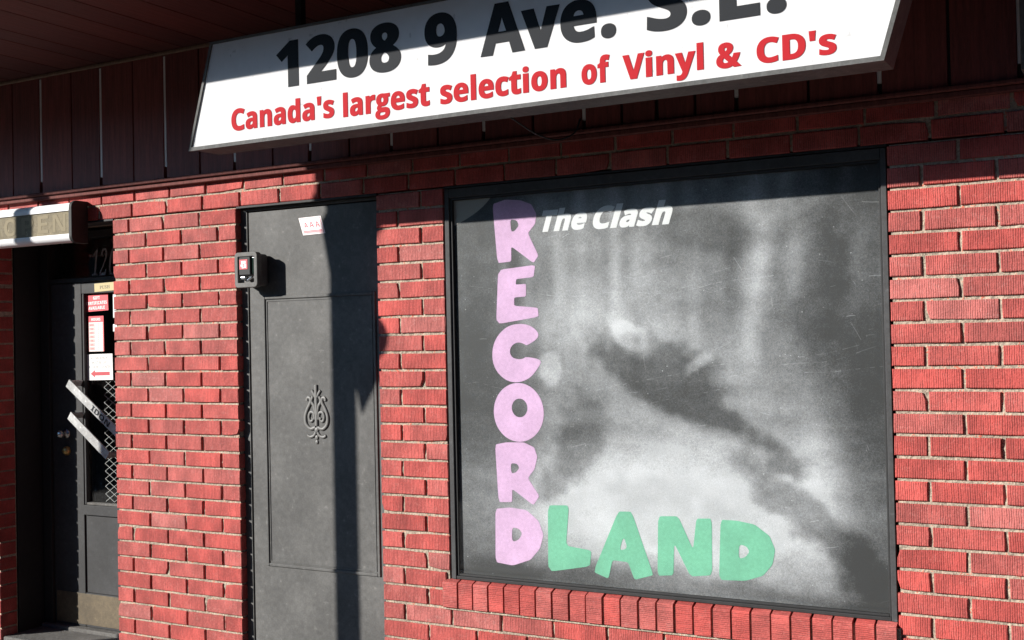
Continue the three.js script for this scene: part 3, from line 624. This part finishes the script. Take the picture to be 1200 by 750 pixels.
// intercom box on the steel door's frame
{
  const s = thing('intercom_box', 'small dark grey box with red sticker beside the grey steel door', 'intercom');
  const x0 = .752, x1 = .866, y0 = 1.780, y1 = 1.918, zb = -.033, zf = .046;
  const grey = new THREE.MeshStandardMaterial({ color: lin(.21, .20, .19), map: spot, roughness: .65 });
  part('housing', rbox(x0 + .004, x1 - .004, y0 + .004, y1 - .004, zb, zf - .02, .012, 3), grey, s);
  const sh = new THREE.Shape(); const rr2 = (S, a, b, c, d, r) => { S.moveTo(a + r, c); S.lineTo(b - r, c); S.quadraticCurveTo(b, c, b, c + r); S.lineTo(b, d - r); S.quadraticCurveTo(b, d, b - r, d); S.lineTo(a + r, d); S.quadraticCurveTo(a, d, a, d - r); S.lineTo(a, c + r); S.quadraticCurveTo(a, c, a + r, c); };
  rr2(sh, x0, x1, y0, y1, .016); const ho = new THREE.Path(); rr2(ho, x0 + .012, x1 - .012, y0 + .014, y1 - .012, .008); sh.holes.push(ho);
  part('bezel', new THREE.ExtrudeGeometry(sh, { depth: .022, bevelEnabled: true, bevelSize: .003, bevelThickness: .003, bevelSegments: 2 }).translate(0, 0, zf - .026), grey, s);
  part('face_plate', rbox(x0 + .012, x1 - .038, y0 + .048, y1 - .012, zf - .022, zf - .006, .004), M.blackFrame, s);
  part('red_sticker', new THREE.BoxGeometry(.042, .040, .001).translate(x0 + .042, y1 - .046, zf - .005), new THREE.MeshStandardMaterial({ map: canvasTex(96, 92, (c, w, h) => { c.fillStyle = '#c63a44'; c.fillRect(0, 0, w, h); c.fillStyle = '#f3e5e5'; c.fillRect(22, 14, 52, 26); c.fillRect(14, 46, 30, 20); c.fillRect(54, 44, 26, 34); c.fillRect(28, 70, 22, 12); }), roughness: .5 }), s);
  const chrome = new THREE.MeshStandardMaterial({ color: lin(.8, .8, .8), roughness: .18, metalness: 1 });
  part('latch', [rbox(x0 + .026, x0 + .052, y0 + .030, y0 + .044, zf - .02, zf - .003, .004), bar([x0 + .058, y0 + .026, zf - .012], [x0 + .086, y0 + .040, zf - .008], .006, 10)], chrome, s);
  part('side_lens', rbox(x1 - .034, x1 - .014, y0 + .052, y1 - .018, zf - .022, zf - .012, .003), new THREE.MeshPhysicalMaterial({ color: lin(.01, .02, .016), roughness: .08, clearcoat: 1 }), s);
}

// ------------------------------------------------------------------ banner posts and furled flags, which throw the shadows on the steel door and the OPEN box
{
  const PZ = 1.45, PX = 1.230 - .99 * (PZ + DR), UP = .265;   // free-standing banner posts on the pavement
  const post = thing('banner_post', 'round dark post standing on the pavement before the steel door', 'post');
  const shaft = (o, ringed) => {
    part('shaft', new THREE.CylinderGeometry(.043, .043, 3.30, 24).translate(0, 1.652, 0), M.boardB, o);
    if (ringed) part('collar', new THREE.LatheGeometry([[.043, 2.33], [.048, 2.36], [.056, 2.42], [.069, 2.50], [.069, 2.53], [.054, 2.565], [.050, 2.58], [.057, 2.60], [.050, 2.62], [.043, 2.625]].map((p) => new THREE.Vector2(...p)), 24).translate(0, UP, 0), M.boardB, o);
    part('base_plate', rbox(-.08, .08, .001, .02, -.08, .08, .004), M.blackFrame, o);
  };
  shaft(post, true); post.position.set(PX, 0, PZ);
  const post2 = thing('banner_post', 'round dark post standing on the pavement before the entrance', 'post');
  shaft(post2, false); post2.position.set(-.49 - .99 * (PZ - .085), 0, PZ);
  const cloth = new THREE.MeshStandardMaterial({ color: lin(.05, .012, .014), roughness: .9, side: THREE.DoubleSide });
  function flag(label, x, y) {                                    // cloth rolled round its staff, hanging to a point
    const o = thing('furled_flag', label, 'flag');
    const prof = [[1.79, .002, .085], [1.88, .026, .10], [1.98, .062, .125], [2.06, .092, .140], [2.12, .094, .140], [2.19, .066, .118], [2.32, .062, .112], [2.45, .066, .115], [2.55, .085, .150], [2.66, .082, .155], [2.74, .05, .13], [2.78, .008, .12]];
    const curve = new THREE.CatmullRomCurve3(prof.map((p) => new THREE.Vector3(...p))), N = 48, K = 40, P = [], I = [];
    for (let i = 0; i <= N; i++) { const q = curve.getPoint(i / N); for (let k = 0; k < K; k++) { const a = k / K * Math.PI * 2, r = Math.max(.001, q.y) * (1 + .10 * Math.sin(5 * a + 3 * q.x) + .05 * Math.sin(11 * a)); P.push(q.z + r * Math.cos(a), q.x, r * Math.sin(a)); } }
    for (let i = 0; i < N; i++) for (let k = 0; k < K; k++) { const a = i * K + k, b = i * K + (k + 1) % K; I.push(a, a + K, b, b, a + K, b + K); }
    const g = new THREE.BufferGeometry(); g.setAttribute('position', new THREE.Float32BufferAttribute(P, 3)); g.setIndex(I); g.computeVertexNormals();
    part('cloth', g, cloth, o);
    part('staff', bar([.03, 2.72, 0], [.15, 2.79, 0], .009, 10), M.signMetal, o);
    o.position.set(x, y, PZ); return o;
  }
  flag('dark red flag furled on the banner post before the steel door', PX, UP);
  flag('dark red flag furled on the banner post before the entrance', post2.position.x + .02, UP - .50);
}

// ------------------------------------------------------------------ low shops across the road: they close off the low sky and are what the glass mirrors
{
  const stone = [[.20, .13, .10], [.16, .155, .15], [.24, .20, .15], [.11, .085, .08]];
  const names = ['red brown brick shop across the road', 'grey rendered shop across the road', 'tan stone shop across the road', 'dark brick shop across the road'];
  let x = -34;
  for (let i = 0; i < 4; i++) {
    const w = [15, 18, 14, 21][i], h = [6.4, 5.4, 6.6, 5.8][i], z = 17.5, mt = new THREE.MeshStandardMaterial({ color: lin(...stone[i]), map: spot, roughness: .9 });
    const o = thing('opposite_shop', names[i], 'building');
    part('wall', box(x, x + w - .05, 0, h, z, z + 9), mt, o);
    part('cornice', rbox(x - .02, x + w - .07, h - .5, h + .12, z - .18, z - .002, .03), mt, o);
    for (let k = 0; k < 4; k++) {
      const a = x + .8 + k * (w - 1.2) / 4, b = a + (w - 1.2) / 4 - .8;
      part('window', box(a, b, .7, 2.7, z - .05, z - .004), M.darkGlass, o);
      part('sill', rbox(a - .1, b + .1, .58, .695, z - .14, z - .003, .01), mt, o);
      part('window', box(a + .3, b - .3, 3.4, 4.7, z - .05, z - .004), M.darkGlass, o);
    }
    x += w;
  }
  const far = part('far_pavement', rbox(-40, 40, -.158, 0, 14.5, 17.6, .02), M.concrete, scene); far.userData.kind = 'structure';
}

renderer.render(scene, camera);
